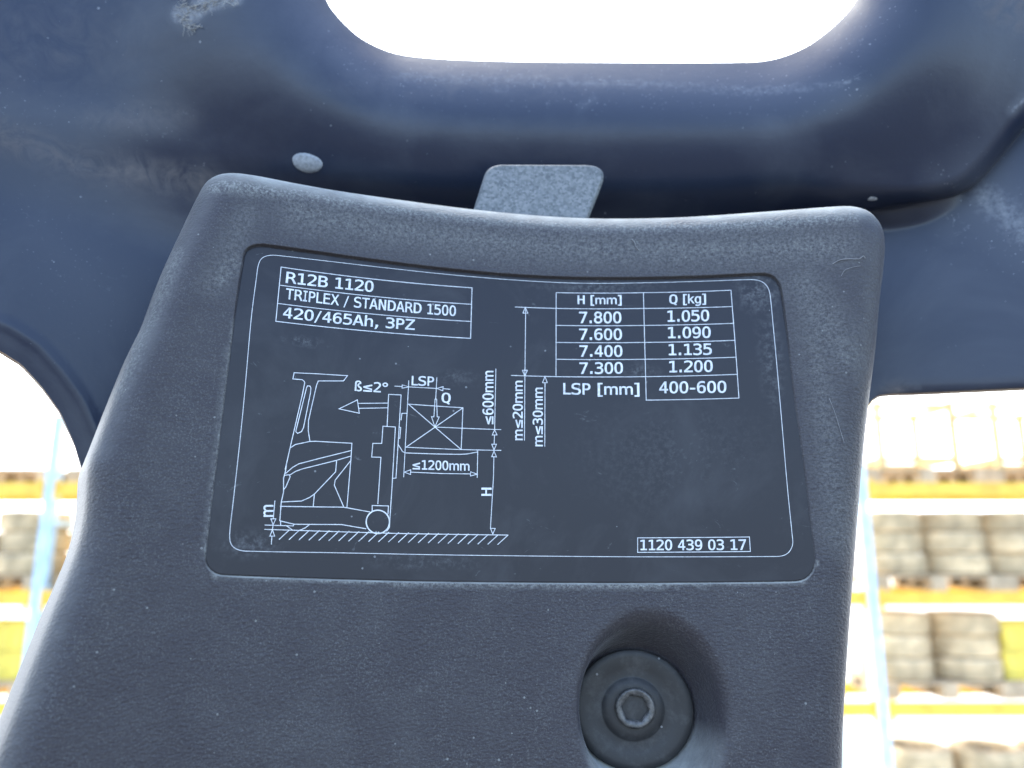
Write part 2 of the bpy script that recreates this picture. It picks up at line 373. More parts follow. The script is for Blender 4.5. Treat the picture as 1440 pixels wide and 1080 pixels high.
    verts = list(W); faces = [tuple(f) for f in F]
    at = list(wear)
    sh_all = sh(V, z)
    def skirt(loop, dz, steps=3):
        ids = find(V, loop); prev = ids
        for k in range(1, steps + 1):
            zz = z[ids] - dz * k / steps
            P = surf(sh_all[ids], zz); base = len(verts)
            verts.extend(list(P)); at.extend([0] * len(ids)); cur = list(range(base, base + len(ids)))
            n = len(ids)
            for i in range(n):
                j = (i + 1) % n; faces.append((prev[i], cur[i], cur[j], prev[j]))
            prev = cur
    skirt(opn, .03)
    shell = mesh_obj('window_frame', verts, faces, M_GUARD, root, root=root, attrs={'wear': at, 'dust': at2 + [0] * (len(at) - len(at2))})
    # the cut edge of the plate: bare chipped metal, 5 mm thick
    ids = find(V, out); e_v = []; e_f = []
    a = surf(sh_all[ids], z[ids]); b = surf(sh_all[ids], z[ids] - .005); n = len(ids)
    e_v = list(a) + list(b)
    e_f = [(i, n + i, n + (i + 1) % n, (i + 1) % n) for i in range(n)]
    mesh_obj('plate_edge', e_v, e_f, M_EDGE, root, root=root)
    return root
GUARD = guard()

def at_guard(px, lift=0.0):
    z = guard_z(np.array([px], float))[0] + lift
    q = sh([px], z)[0]; return q, z
def guard_frame(px):
    """position and outward normal of the guard's skin under a pixel"""
    e = 3
    pts = []
    for dx, dy in ((0, 0), (e, 0), (0, e)):
        q, z = at_guard((px[0] + dx, px[1] + dy)); pts.append(Vector(surf([q], z)[0]))
    n = (pts[1] - pts[0]).cross(pts[2] - pts[0]).normalized()
    if n.dot(pts[0] - cam.location) > 0: n = -n
    return pts[0], n
def rivet(px, rx, hgt, label=None):
    p, n = guard_frame(px); u = Vector((1, 0, -.22)); u = (u - n * u.dot(n)).normalized(); q = Matrix((u, n.cross(u), n)).transposed()
    vs, fs = [], []; S, T = 24, 7
    for j in range(T):
        a = j / (T - 1) * math.pi / 2
        for i in range(S):
            th = 2 * math.pi * i / S; rr = rx * math.cos(a) if j < T - 1 else rx * .02
            wob = 1 + .04 * math.sin(3 * th + j)
            v = Vector((rr * wob * 1.12 * math.cos(th), rr * wob * .70 * math.sin(th), hgt * math.sin(a) - .0004)); vs.append(p + q @ v)
    for j in range(T - 1):
        for i in range(S): fs.append((j*S+i, j*S+(i+1)%S, (j+1)*S+(i+1)%S, (j+1)*S+i))
    fs.append(tuple((T-1)*S+i for i in range(S)))
    o = mesh_obj('rivet', vs, fs, M_RIVET, GUARD, root=GUARD)
    if label: o['label'] = label
rivet((432, 229), .0068, .0016, 'large pale round rivet head left of the grey tab')
rivet((1227, 280), .0024, .0008, 'tiny pale rivet above the right corner of the cover')

def slab(name, px_loop, z, thick, m, parent, root, bev=.0011):
    L = ccw(sh(px_loop, z)); n = len(L)
    G = []; V, F = cdt([L, offset(L, bev)], G, lambda c: inside(c, L))
    d = dist(V, L); zz = z - bev * (1 - np.clip(d / bev, 0, 1))
    v = list(surf(V, zz)); f = [tuple(t) for t in F]; ids = find(V, L)
    base = len(v); v += list(surf(V[ids], z - thick))
    f += [(ids[i], base + i, base + (i + 1) % n, ids[(i + 1) % n]) for i in range(n)]
    f.append(tuple(base + i for i in range(n)))
    return mesh_obj(name, v, f, m, parent, root=root, smooth=False)
tab_px = np.vstack([[(650, 350)], [(665, 297)], catmull([(680,250),(684,240),(692,233),(704,230)], 5, False), catmull([(824,230.5),(838,232.5),(847,239),(849,249),(845,262)], 5, False), [(828,305)], [(815, 350)]])
tabo = slab('mounting_tab', tab_px, -.018, .004, M_GALV, GUARD, GUARD); tabo['label'] = 'galvanised grey steel tab behind the top edge of the cover'

# ------------------------------------------------------------------ plastic pillar cover
COVER_PX = [(327,244),(360,248),(417,259),(480,270),(570,283),(663,295),(757,304),(847,308),(960,306),(1093,297),(1173,291),(1200,291),(1223,298),(1238,313),(1245,335),(1243,370),(1238,412),(1232,485),(1223,558),
            (1212,669),(1195.5,880),(1187,1013),(1185,1080),(1180,1180),(1165,1235),(1120,1260),(600,1270),(80,1275),(0,1255),(-35,1200),(-32,1140),(0,1050),(64,881),(102,785),(115,735),(120,690),(123,655),(136,618),(179,502),(204,449),(228,383),(261,310),(277,276),(288,257),(303,247)]
POCKET_PX = [(350,347),(360,343.5),(375,343.5),(500,361),(600,374),(700,384),(790,389),(875,390),(980,388),(1070,384),(1084,386),(1093,393),(1099,404),(1108,469),(1118,558),(1130,640),(1142,740),(1148,788),(1146,800),(1140,810),(1130,817),(1114,819.5),(880,821.5),(640,820),(480,816.5),(312,810.5),(299,806),(291,798),(287,786),(289,770),(303,654),(328,450),(341,365),(344,353)]
COVER = empty('pillar_cover', tuple(surf(sh([(720, 700)]))[0]),
    label='black grained plastic pillar cover with dusty rounded edges carrying the load capacity plate', cat='plastic cover')
FIL = .0130; POCK_D = .0017
cov = ccw(resample(sh(catmull(COVER_PX, 8), -.8 * FIL), .0022)); poc = ccw(resample(sh(catmull(POCKET_PX, 6)), .002))
RC = sh([(918, 998)])[0]; RR = .0305; ELL = 1.24
FZ = -.021; FC = sh([(889.5, 996)], FZ)[0]        # floor of the bolt recess
def circ(c, r, n=96, e=1): a = np.arange(n) * 2 * math.pi / n; return np.stack([c[0] + r * np.cos(a), c[1] + r * e * np.sin(a)], -1)
def pdep(V): return .00045 + .0013 * sstep((np.asarray(V)[:, 1] - .105) / .05)
def cover_z(V):
    d = np.clip(sdf(V, cov), 0, FIL)
    z = -(FIL - np.sqrt(np.clip(FIL ** 2 - (FIL - d) ** 2, 0, None)))
    p = sdf(V, poc); z = z - pdep(V) * sstep((p + .0002) / .0007)
    return z
def cover():
    lo, hi = cov.min(0), cov.max(0)
    gx, gy = np.meshgrid(np.arange(lo[0], hi[0], .0021), np.arange(lo[1], hi[1], .0021)); G = np.stack([gx.ravel(), gy.ravel()], -1)
    G += rng.uniform(-.0002, .0002, G.shape)
    hole = circ(RC, RR, 120, ELL)
    d = sdf(G, cov); p = sdf(G, poc)
    G = G[(d > .0042) & (np.abs(p) > .0012) & (sdf(G, hole) < -.001)]
    loops = [cov] + [offset(cov, q) for q in (.0003, .0012, .0026)] + [offset(poc, q) for q in (-.0004, -.0002, .0, .00025, .0005, .0008)] + [hole]
    V, F = cdt(loops, G, lambda c: inside(c, cov) & ~inside(c, hole))
    z = cover_z(V); verts = list(surf(V, z)); faces = [tuple(f) for f in F]
    # wear on the left fillet, scuffs at right of the plate, lower right
    def seg(pl, w, a): return np.clip(1 - dist(V, sh(np.array(pl, float)), False) / w, 0, 1) * a
    wear = seg([(250,345),(212,440),(165,545)], .006, .55)
    wear = np.maximum(wear, seg([(300,255),(420,268),(660,302),(900,316),(1200,300)], .007, .85))
    wear = np.maximum(wear, seg([(1140,430),(1165,620),(1180,760)], .012, .30))
    wear = np.maximum(wear, seg([(288,770),(300,808),(480,818),(880,823),(1130,818),(1150,790)], .0012, .8))
    wear = np.maximum(wear, seg([(287,786),(303,654),(328,450)], .0009, .6))
    wear = np.maximum(wear, seg([(420,300),(700,340),(900,350),(1180,345)], .016, .42))
    wear = np.maximum(wear, seg([(1130,400),(1190,500)], .016, .35))
    wear = np.maximum(wear, seg([(350,300),(300,400)], .010, .3))
    wear = np.maximum(wear, seg([(310,395),(330,370)], .006, .45))
    at = list(wear)
    # side walls of the moulding, 45 mm deep
    ids = find(V, cov); n = len(ids); prev = ids
    for k, dz in enumerate((.004, .015, .035)):
        base = len(verts); verts += list(surf(offset(cov, -.0004 * (k + 1)), -FIL - dz)); at += [0] * n
        cur = list(range(base, base + n))
        faces += [(prev[i], cur[i], cur[(i + 1) % n], prev[(i + 1) % n]) for i in range(n)]; prev = cur
    # bolt recess: soft lip, leaning wall, flat floor
    ids = find(V, hole); prev = ids; m = len(ids); fr = .0242; lip = .0085
    prof = [(RR - lip * math.sin(a) * .55, -lip * (1 - math.cos(a))) for a in np.linspace(0, math.pi / 2, 8)[1:]]
    r1, z1 = prof[-1]
    prof += [(r1 + (fr - r1) * t, z1 + (FZ + .002 - z1) * t) for t in np.linspace(0, 1, 7)[1:]]
    prof += [(fr - .0008, FZ + .0007), (fr - .002, FZ), (fr - .006, FZ)]
    for r, zz in prof:
        c = RC + (FC - RC) * min(1, zz / FZ); base = len(verts)
        verts += list(surf(circ(c, r, m, 1 + (ELL - 1) * (1 - min(1, zz / FZ))), zz)); at += [0] * m; cur = list(range(base, base + m))
        faces += [(prev[i], prev[(i + 1) % m], cur[(i + 1) % m], cur[i]) for i in range(m)]; prev = cur
    faces.append(tuple(prev))
    return mesh_obj('shell', verts, faces, M_COVER, COVER, root=COVER, attrs={'wear': at})
cover()

# bolt, washer
def lathe(name, prof, c, m, parent, n=72, sock=None):
    """prof: (radius, z) rings about c on the curved front; sock = hexagon socket (corner radius, depth)"""
    verts, faces = [], []; prev = None
    for r, zz in prof:
        base = len(verts); verts += list(surf(circ(c, r, n), zz)); cur = list(range(base, base + n))
        if prev: faces += [(prev[i], prev[(i + 1) % n], cur[(i + 1) % n], cur[i]) for i in range(n)]
        prev = cur
    if sock:
        rc, dep = sock; a = np.arange(n) * 2 * math.pi / n + .12
        hexr = rc * math.cos(math.pi / 6) / np.cos((a % (math.pi / 3)) - math.pi / 6)
        ring = np.stack([c[0] + hexr * np.cos(a - .12), c[1] + hexr * np.sin(a - .12)], -1)
        zt = prof[-1][1]
        for zz, k in ((zt - .0003, 1.0), (zt - dep, .98), (zt - dep - .0006, .5)):
            base = len(verts); verts += list(surf(c + (ring - c) * k, zz)); cur = list(range(base, base + n))
            faces += [(prev[i], prev[(i + 1) % n], cur[(i + 1) % n], cur[i]) for i in range(n)]; prev = cur
    faces.append(tuple(prev))
    o = mesh_obj(name, verts, faces, m, parent, root=COVER)
    return o
wz = FZ
washer = lathe('washer', [(.0229, wz + .0002), (.0230, wz + .0022), (.0224, wz + .0028), (.0200, wz + .0030), (.0165, wz + .0024), (.0125, wz + .0016), (.0118, wz + .0018), (.0110, wz + .0026), (.0085, wz + .0028)], FC, M_RUB, COVER)
washer['label'] = 'black rubber washer at the bottom of the recess'
BC = FC + np.array([.0006, .0006])
bolt = lathe('bolt', [(.0077, wz + .0029), (.0077, wz + .0042), (.0073, wz + .0049), (.0067, wz + .0051), (.0057, wz + .0047)], BC, M_BOLT, washer, sock=(.0053, .0045))
bolt['label'] = 'dusty hex socket bolt head'

# ------------------------------------------------------------------ load capacity plate and its print
PLATE_Z = -.0006
def pz(V): return -pdep(V) + .0003
def plate():
    L = offset(poc, .0006); lo, hi = L.min(0), L.max(0)
    gx, gy = np.meshgrid(np.arange(lo[0], hi[0], .003), np.arange(lo[1], hi[1], .003)); G = np.stack([gx.ravel(), gy.ravel()], -1)
    G = G[sdf(G, L) > .0013]
    V, F = cdt([L, offset(L, .0002), offset(L, .0004), offset(L, .0008)], G, lambda c: inside(c, L))
    z = np.where(dist(V, L) < 1e-5, pz(V) - .00012, pz(V))
    def blob(x, y, rx, ry, a):
        c = sh([(x, y)])[0]; return np.clip(1 - np.hypot((V[:, 0] - c[0]) / rx, (V[:, 1] - c[1]) / ry), 0, 1) * a
    wear = blob(840, 402, .035, .004, .5)
    for q in ((1068, 410, .012, .012, .6), (350, 765, .014, .006, .5), (430, 480, .012, .003, .5), (640, 530, .012, .004, .4), (900, 522, .010, .004, .5), (600, 790, .03, .004, .4), (1085, 500, .006, .03, .45), (950, 640, .05, .03, .18)):
        wear = np.maximum(wear, blob(*q))
    o = mesh_obj('capacity_plate', surf(V, z), F, M_FILM, COVER, root=COVER, attrs={'wear': wear})
    o['label'] = 'dark load capacity plate with white lettering, a load table and a truck diagram'
    return o
CP = plate()
GLYPH = {
  "R": "265,245 278,241 290,235 301,228 311,219 321,207 332,190 345,169 359,142 429,0 354,0 292,131 279,157 266,177 255,193 244,204 232,211 219,216 204,219 188,220 120,220 120,0 50,0 50,520 195,520 235,517 270,510 301,498 326,481 346,460 360,434 369,404 372,369 370,345 365,323 356,303 343,285 328,271 310,259 289,251;120,462 120,278 197,278 221,279 241,283 259,290 273,300 283,313 291,329 296,348 297,369 296,391 291,409 283,425 271,438 256,449 239,456 218,461 195,462",
  "1": "94,59 203,59 203,456 86,430 86,494 203,520 273,520 273,59 381,59 381,0 94,0",
  "2": "130,59 369,59 369,0 53,0 53,59 84,92 114,124 141,153 167,180 189,205 208,225 223,242 234,255 250,275 263,293 273,309 281,323 286,337 290,350 292,363 293,377 292,398 287,416 279,432 268,445 254,456 237,464 219,469 197,470 181,469 165,467 148,464 131,459 113,452 95,444 76,435 57,424 57,495 75,503 93,510 110,516 128,521 145,524 162,527 179,529 196,529 232,527 265,519 294,506 319,489 339,467 354,442 362,414 365,382 364,366 361,349 357,332 350,315 341,298 329,280 316,261 299,242 289,229 276,215 260,198 243,179 222,156 196,129 165,97",
  "B": "128,248 128,58 212,58 240,59 264,63 284,70 299,79 311,92 319,108 324,127 325,150 323,173 318,194 310,211 298,224 282,235 262,242 239,247 212,248;128,462 128,305 210,305 234,307 254,310 271,316 284,325 294,336 301,350 305,368 307,388 305,406 301,422 294,435 284,445 271,452 255,458 234,461 210,462;58,520 212,520 249,518 282,511 311,500 335,485 353,466 367,444 375,418 378,388 376,365 372,345 365,328 355,313 342,300 326,290 308,283 287,278 311,273 332,263 351,251 367,235 380,215 389,194 394,169 396,143 393,110 384,81 370,56 350,36 324,20 292,9 255,2 212,0 58,0",
  "0": "214,474 191,470 172,460 155,444 141,421 131,391 123,354 119,310 117,259 119,209 123,165 131,128 141,99 155,75 172,59 191,49 214,46 238,49 258,59 274,75 288,99 299,128 306,165 311,209 312,259 311,310 306,354 299,391 288,421 274,444 258,460 238,470;214,529 254,525 288,512 316,491 340,461 359,423 372,376 380,322 383,259 380,197 372,143 359,96 340,58 316,28 288,7 254,-6 214,-10 175,-6 141,7 113,28 89,58 70,96 57,143 49,197 46,259 49,322 57,376 70,423 89,461 113,491 141,512 175,525",
  "T": "16,520 413,520 413,461 250,461 250,0 180,0 180,461 16,461",
  "I": "70,520 359,520 359,461 250,461 250,59 359,59 359,0 70,0 70,59 179,59 179,461 70,461",
  "P": "139,462 139,267 220,267 243,268 264,273 281,281 296,292 308,307 317,323 322,343 324,365 322,386 317,406 309,422 297,436 282,448 264,456 244,460 220,462;69,520 220,520 261,517 297,510 327,498 352,480 372,458 386,432 394,400 397,365 394,328 386,297 372,270 353,248 328,231 297,219 261,211 220,209 139,209 139,0 69,0",
  "L": "75,520 146,520 146,59 397,59 397,0 75,0",
  "E": "69,520 377,520 377,461 139,461 139,307 367,307 367,248 139,248 139,59 384,59 384,0 69,0",
  "X": "30,520 106,520 220,324 336,520 412,520 256,275 423,0 347,0 220,224 82,0 6,0 180,275",
  "/": "310,520 376,520 102,-66 36,-66",
  "S": "352,502 352,431 336,440 320,449 304,456 288,462 272,466 256,470 240,471 223,472 200,471 179,466 160,459 144,449 132,436 123,422 117,405 116,386 117,370 120,356 126,344 135,334 146,325 162,317 182,310 205,304 242,295 276,286 306,273 330,259 349,242 364,222 374,198 380,172 382,142 379,107 371,77 356,51 336,29 311,12 280,0 244,-8 203,-10 184,-10 166,-8 148,-6 129,-2 111,2 92,8 74,14 55,21 55,96 75,84 94,74 113,66 131,59 149,54 167,50 185,48 203,47 228,48 250,53 269,60 286,71 298,84 308,99 313,117 315,138 314,156 310,172 304,186 295,197 283,207 267,215 247,223 224,229 186,237 153,247 124,258 100,271 81,287 67,305 57,326 50,349 48,376 51,409 60,438 75,465 95,487 121,506 150,519 183,527 220,529 235,529 250,528 266,525 283,522 299,519 317,514 334,508",
  "A": "214,458 140,192 289,192;172,520 257,520 416,0 344,0 305,135 123,135 86,0 13,0",
  "N": "48,520 138,520 313,92 313,520 381,520 381,0 292,0 116,428 116,0 48,0",
  "D": "152,58 193,61 227,69 255,82 276,101 291,128 302,163 309,207 311,259 309,313 302,357 291,392 276,418 255,437 227,451 193,459 152,462 118,462 118,58;153,520 209,516 257,504 297,484 329,456 353,420 371,376 382,322 385,259 382,197 371,144 353,99 329,63 297,36 257,16 209,4 153,0 48,0 48,520",
  "5": "72,520 335,520 335,461 136,461 136,333 144,335 151,338 159,340 166,341 174,342 181,343 189,343 197,344 235,341 269,332 299,317 325,296 346,270 360,240 369,205 372,167 369,128 360,93 344,63 323,37 296,17 264,2 228,-7 187,-10 167,-10 147,-9 129,-7 111,-5 95,-1 79,2 64,7 50,12 50,84 66,75 82,68 98,62 114,58 130,54 147,51 164,50 180,49 208,51 232,57 253,66 270,80 284,97 294,117 300,140 302,167 299,193 293,216 283,236 269,253 251,267 230,277 206,283 178,284 164,284 150,283 137,281 123,278 110,274 97,270 84,265 72,259",
  "4": "256,456 92,181 256,181;244,520 326,520 326,181 395,181 395,124 326,124 326,0 256,0 256,124 36,124 36,190",
  "6": "345,508 345,444 334,450 322,455 311,459 298,463 286,466 273,468 260,470 247,470 215,467 188,457 165,442 146,420 130,392 120,358 113,318 111,272 120,288 131,302 143,315 157,325 173,333 189,339 207,342 225,344 261,341 292,332 319,318 342,298 360,272 373,242 380,207 383,167 380,127 372,92 359,62 341,36 317,16 289,1 257,-7 221,-10 179,-6 143,6 113,26 88,55 70,92 57,138 49,194 46,259 49,321 59,375 75,422 97,460 125,490 159,512 199,525 244,529 257,529 269,528 282,526 295,524 308,521 321,517 333,513;220,289 198,287 180,281 163,270 149,256 138,239 130,218 125,194 123,167 125,140 130,116 138,95 149,77 163,63 180,53 198,47 220,45 242,47 261,53 277,62 290,76 300,93 308,114 312,139 314,167 312,195 308,220 300,241 290,258 277,271 261,281 242,287",
  "h": "366,242 366,0 302,0 302,242 300,266 297,287 291,305 283,319 273,330 259,337 244,342 225,344 204,342 186,336 170,326 156,312 146,294 138,273 133,248 132,220 132,0 68,0 68,542 132,542 132,331 141,347 152,361 164,373 178,382 194,390 210,395 228,398 248,399 275,397 300,390 320,377 337,360 349,338 359,311 364,279",
  ",": "175,106 263,106 263,33 194,-100 140,-100 175,33",
  "3": "270,278 294,270 315,259 333,246 349,230 360,212 369,191 374,168 376,143 373,110 364,79 349,53 327,31 301,13 270,0 234,-8 194,-10 176,-10 158,-8 139,-6 121,-3 102,0 84,5 66,10 48,16 48,86 65,77 83,70 100,63 118,58 135,54 152,51 169,50 186,49 214,51 237,56 258,64 275,75 289,90 298,107 304,127 306,150 304,172 298,191 289,208 275,222 258,234 239,242 216,247 191,249 138,249 138,307 191,307 214,308 234,312 252,319 267,328 279,340 287,353 292,369 294,387 292,406 288,423 280,437 269,449 255,458 238,465 219,469 197,470 181,470 165,468 149,466 133,463 116,459 99,454 81,449 63,442 63,507 84,512 103,517 121,521 138,524 154,526 169,528 184,529 197,529 233,527 265,520 293,508 318,491 338,471 352,447 361,420 364,390 362,369 358,351 350,334 340,319 326,305 310,294 292,285",
  "Z": "62,520 399,520 399,466 128,59 407,59 407,0 54,0 54,54 319,461 62,461",
  "H": "48,520 118,520 118,307 311,307 311,520 382,520 382,0 311,0 311,248 118,248 118,0 48,0",
  "[": "161,542 309,542 309,492 225,492 225,-44 309,-44 309,-94 161,-94",
  "]": "268,542 268,-94 120,-94 120,-44 204,-44 204,492 120,492 120,542",
  "Q": "228,-9 221,-10 214,-10 173,-6 138,7 108,28 84,57 65,94 51,141 43,196 41,259 43,323 51,378 65,425 84,462 108,492 138,513 173,525 214,529 256,525 291,513 321,492 346,462 364,425 378,378 386,323 389,259 387,211 383,167 375,128 365,95 351,66 335,41 315,22 292,7 362,-59 310,-94;315,259 314,313 309,358 302,394 292,423 278,445 261,460 239,469 214,472 190,469 169,460 151,445 138,423 127,394 120,358 116,313 114,259 116,206 120,161 127,125 138,96 151,75 169,59 190,50 214,47 239,50 261,59 278,75 292,96 302,124 309,161 314,206",
  "k": "82,542 148,542 148,228 317,390 394,390 241,243 419,0 340,0 196,201 148,156 148,0 82,0",
  "g": "299,198 297,232 293,262 286,287 275,308 262,324 246,336 228,343 207,345 185,343 165,336 149,324 135,308 124,287 117,262 112,232 110,198 112,164 117,135 124,109 135,88 149,72 166,60 185,53 208,50 228,53 247,60 262,72 275,88 286,110 293,135 297,164;363,25 360,-16 352,-52 340,-83 321,-108 298,-128 270,-142 237,-150 200,-153 186,-153 172,-152 158,-150 144,-148 130,-146 115,-142 101,-138 86,-134 86,-71 103,-78 119,-85 134,-90 148,-94 162,-98 175,-100 188,-102 200,-102 224,-100 244,-95 261,-86 275,-74 285,-58 293,-37 297,-13 299,16 299,18 299,62 290,47 281,33 269,22 257,13 243,6 228,1 211,-2 193,-3 160,1 131,11 106,28 84,52 66,82 53,116 45,155 43,198 45,242 53,281 66,315 84,345 106,369 131,386 160,396 193,399 211,398 227,396 242,391 256,384 269,376 280,365 290,353 299,338 299,389 363,389",
  "7": "48,520 376,520 376,490 190,0 116,0 297,461 48,461",
  "8": "214,247 192,245 173,240 156,232 142,221 131,206 123,189 118,169 116,146 118,124 123,104 131,86 142,72 156,60 173,52 193,47 214,45 237,47 256,51 273,60 287,71 299,86 307,103 311,123 313,146 311,169 307,189 298,206 287,220 273,232 256,240 237,245;153,276 132,283 113,293 97,305 83,319 72,335 64,353 59,373 58,394 60,424 68,450 81,473 100,493 123,509 150,520 180,527 214,529 249,527 280,520 306,509 329,493 348,473 361,450 369,424 372,394 370,373 365,353 357,335 346,319 332,305 316,293 297,283 276,276 301,269 322,259 341,246 356,230 368,211 377,190 382,166 384,140 381,106 372,77 358,51 339,30 314,12 285,0 252,-8 214,-10 177,-8 144,0 115,12 90,29 71,51 57,77 48,106 46,139 47,165 53,189 61,211 73,230 89,246 107,259 129,269;128,388 129,368 133,351 140,336 150,324 162,315 177,308 195,304 214,302 234,304 252,308 267,315 279,324 289,336 296,351 300,368 302,388 300,408 296,425 289,440 279,453 267,462 252,469 235,474 214,475 195,474 177,469 162,462 150,452 140,440 133,425 129,408",
  ".": "170,106 258,106 258,0 170,0",
  "9": "208,231 229,233 248,239 264,249 278,263 289,281 297,301 302,325 304,352 302,379 297,403 289,424 278,442 264,456 248,466 229,472 208,474 186,472 167,467 150,457 137,443 127,426 119,405 115,381 114,352 115,324 119,299 127,278 137,261 150,248 166,238 185,232;82,11 82,76 93,69 105,64 117,60 129,56 141,53 154,51 167,50 180,49 212,52 239,62 262,77 282,99 297,128 307,162 314,202 316,248 307,231 296,217 284,204 270,194 255,186 238,180 221,177 202,175 166,178 135,187 108,202 85,222 67,247 55,278 47,313 44,353 47,393 55,428 68,458 87,483 110,503 138,518 170,526 206,529 248,525 285,513 315,493 339,464 357,427 370,380 378,325 381,259 378,198 368,144 352,97 330,59 302,29 268,7 229,-6 183,-10 170,-10 158,-9 145,-7 132,-5 119,-2 107,2 94,6",
  "-": "124,224 305,224 305,167 124,167",
  "\u2264": "399,153 399,89 31,205 31,263 399,378 399,314 120,234;399,59 399,0 31,0 31,59",
  "\u00df": "65,396 68,431 75,460 86,486 102,506 123,522 148,533 179,540 214,542 247,539 276,532 301,520 321,503 337,482 349,456 356,425 359,390 333,386 311,381 292,373 275,363 263,352 253,338 248,323 246,307 247,298 249,291 252,283 256,276 261,270 269,263 278,255 289,248 309,235 333,219 353,204 369,189 381,174 389,159 395,143 399,125 400,106 398,80 390,58 378,38 361,21 340,7 315,-2 286,-8 254,-10 242,-10 230,-9 218,-8 206,-6 195,-3 183,0 171,3 160,7 160,64 173,59 185,55 198,51 209,48 221,46 232,44 243,43 253,43 271,44 287,47 301,52 313,60 323,69 330,79 334,91 335,105 335,117 332,127 329,137 324,146 316,155 305,165 290,176 271,188 248,202 233,212 220,222 209,233 200,245 193,256 188,269 185,282 184,295 186,317 191,336 200,354 212,370 228,383 247,395 269,404 295,412 293,429 289,444 282,458 273,469 261,477 247,484 231,487 212,489 193,487 176,483 162,476 150,466 142,453 136,436 132,417 131,394 131,0 65,0",
  "\u00b0": "214,529 226,529 237,527 247,524 257,521 267,516 277,510 285,504 293,496 301,488 307,479 312,470 317,461 321,451 323,440 325,429 325,418 323,396 317,375 307,357 293,340 276,326 257,316 236,310 214,308 191,310 171,316 152,326 135,339 122,356 112,375 106,395 104,418 106,440 112,461 122,480 136,497 153,511 172,521 192,527;214,484 201,483 189,480 178,473 168,465 159,455 153,444 150,431 148,418 150,404 153,392 159,381 167,371 177,363 188,357 201,354 214,352 227,354 240,357 251,363 261,372 270,382 276,393 280,405 281,418 280,431 276,443 270,455 261,465 251,473 240,479 228,483",
  "m": "53,0 53,379 112,379 112,295 108,295 112,310 118,323 125,335 132,346 141,355 151,363 161,370 172,376 183,380 195,384 207,386 219,386 239,385 257,380 273,372 287,361 299,347 309,331 316,314 321,295 312,295 317,308 322,321 329,332 337,343 347,353 357,361 368,369 381,375 394,380 407,383 422,385 437,386 453,385 468,383 483,378 497,372 510,364 522,354 532,342 541,328 548,313 553,296 556,276 557,255 557,0 496,0 496,254 494,273 490,289 483,302 473,313 460,321 447,326 433,329 419,330 406,330 395,328 384,324 374,320 365,314 358,307 351,299 345,290 341,280 338,270 336,259 335,247 335,0 274,0 274,260 273,275 269,288 262,301 253,311 242,320 229,326 215,329 199,330 188,330 178,328 168,325 158,320 148,314 140,307 132,299 126,289 121,278 117,266 114,253 114,238 114,0",
}
ADV = {'R':(.695,.08,0),'T':(.616,.01,.01),'I':(.42,.06,.06),'P':(.603,.08,.04),'L':(.557,.08,.01),'E':(.632,.08,.05),'X':(.685,.02,.02),'/':(.454,.03,.04),'S':(.684,.05,.05),'A':(.684,.01,.01),'N':(.748,.08,.08),'D':(.77,.08,.05),'B':(.686,.08,.04),'Z':(.685,.05,.05),'H':(.751,.08,.08),'Q':(.787,.05,.05),'h':(.633,.07,.07),'k':(.592,.07,0),'g':(.623,.05,.07),'m':(.973,.07,.07),'1':(.636,.10,.06),'.':(.364,.12,.12),',':(.364,.08,.1),'[':(.454,.1,.06),']':(.454,.06,.1),'-':(.454,.07,.07),'\u2264':(.818,.09,.09),'\u00b0':(.542,.07,.07),'\u00df':(.62,.07,.04),' ':(.352,0,0)}
def lettering(body, bold):
    """filled outlines of a line of text: points (capital height = .52) and triangles"""
    cu = bpy.data.curves.new('t', 'CURVE'); cu.dimensions = '2D'; cu.fill_mode = 'BOTH'; cu.offset = bold
    x = 0.0
    for ch in body:
        adv, lb, rb = ADV.get(ch, (.636, .055, .055))
        if ch != ' ':
            loops = [[tuple(map(int, q.split(','))) for q in l.split(' ')] for l in GLYPH[ch].split(';')]
            a = min(q[0] for l in loops for q in l); b = max(q[0] for l in loops for q in l)
            sx = (adv - lb - rb) * .715 / (b - a)
            for l in loops:
                sp = cu.splines.new('POLY'); sp.use_cyclic_u = True; sp.points.add(len(l) - 1)
                for pt, q in zip(sp.points, l): pt.co = (x + lb * .715 + (q[0] - a) * sx, q[1] / 1000, 0, 1)
        x += adv * .715
    ob = bpy.data.objects.new('t', cu); SC.collection.objects.link(ob)
    me = bpy.data.meshes.new_from_object(ob.evaluated_get(bpy.context.evaluated_depsgraph_get()))
    V = np.array([v.co[:2] for v in me.vertices]); F = [tuple(p.vertices) for p in me.polygons]
    bpy.data.objects.remove(ob); bpy.data.curves.remove(cu); bpy.data.meshes.remove(me)
    return V, F
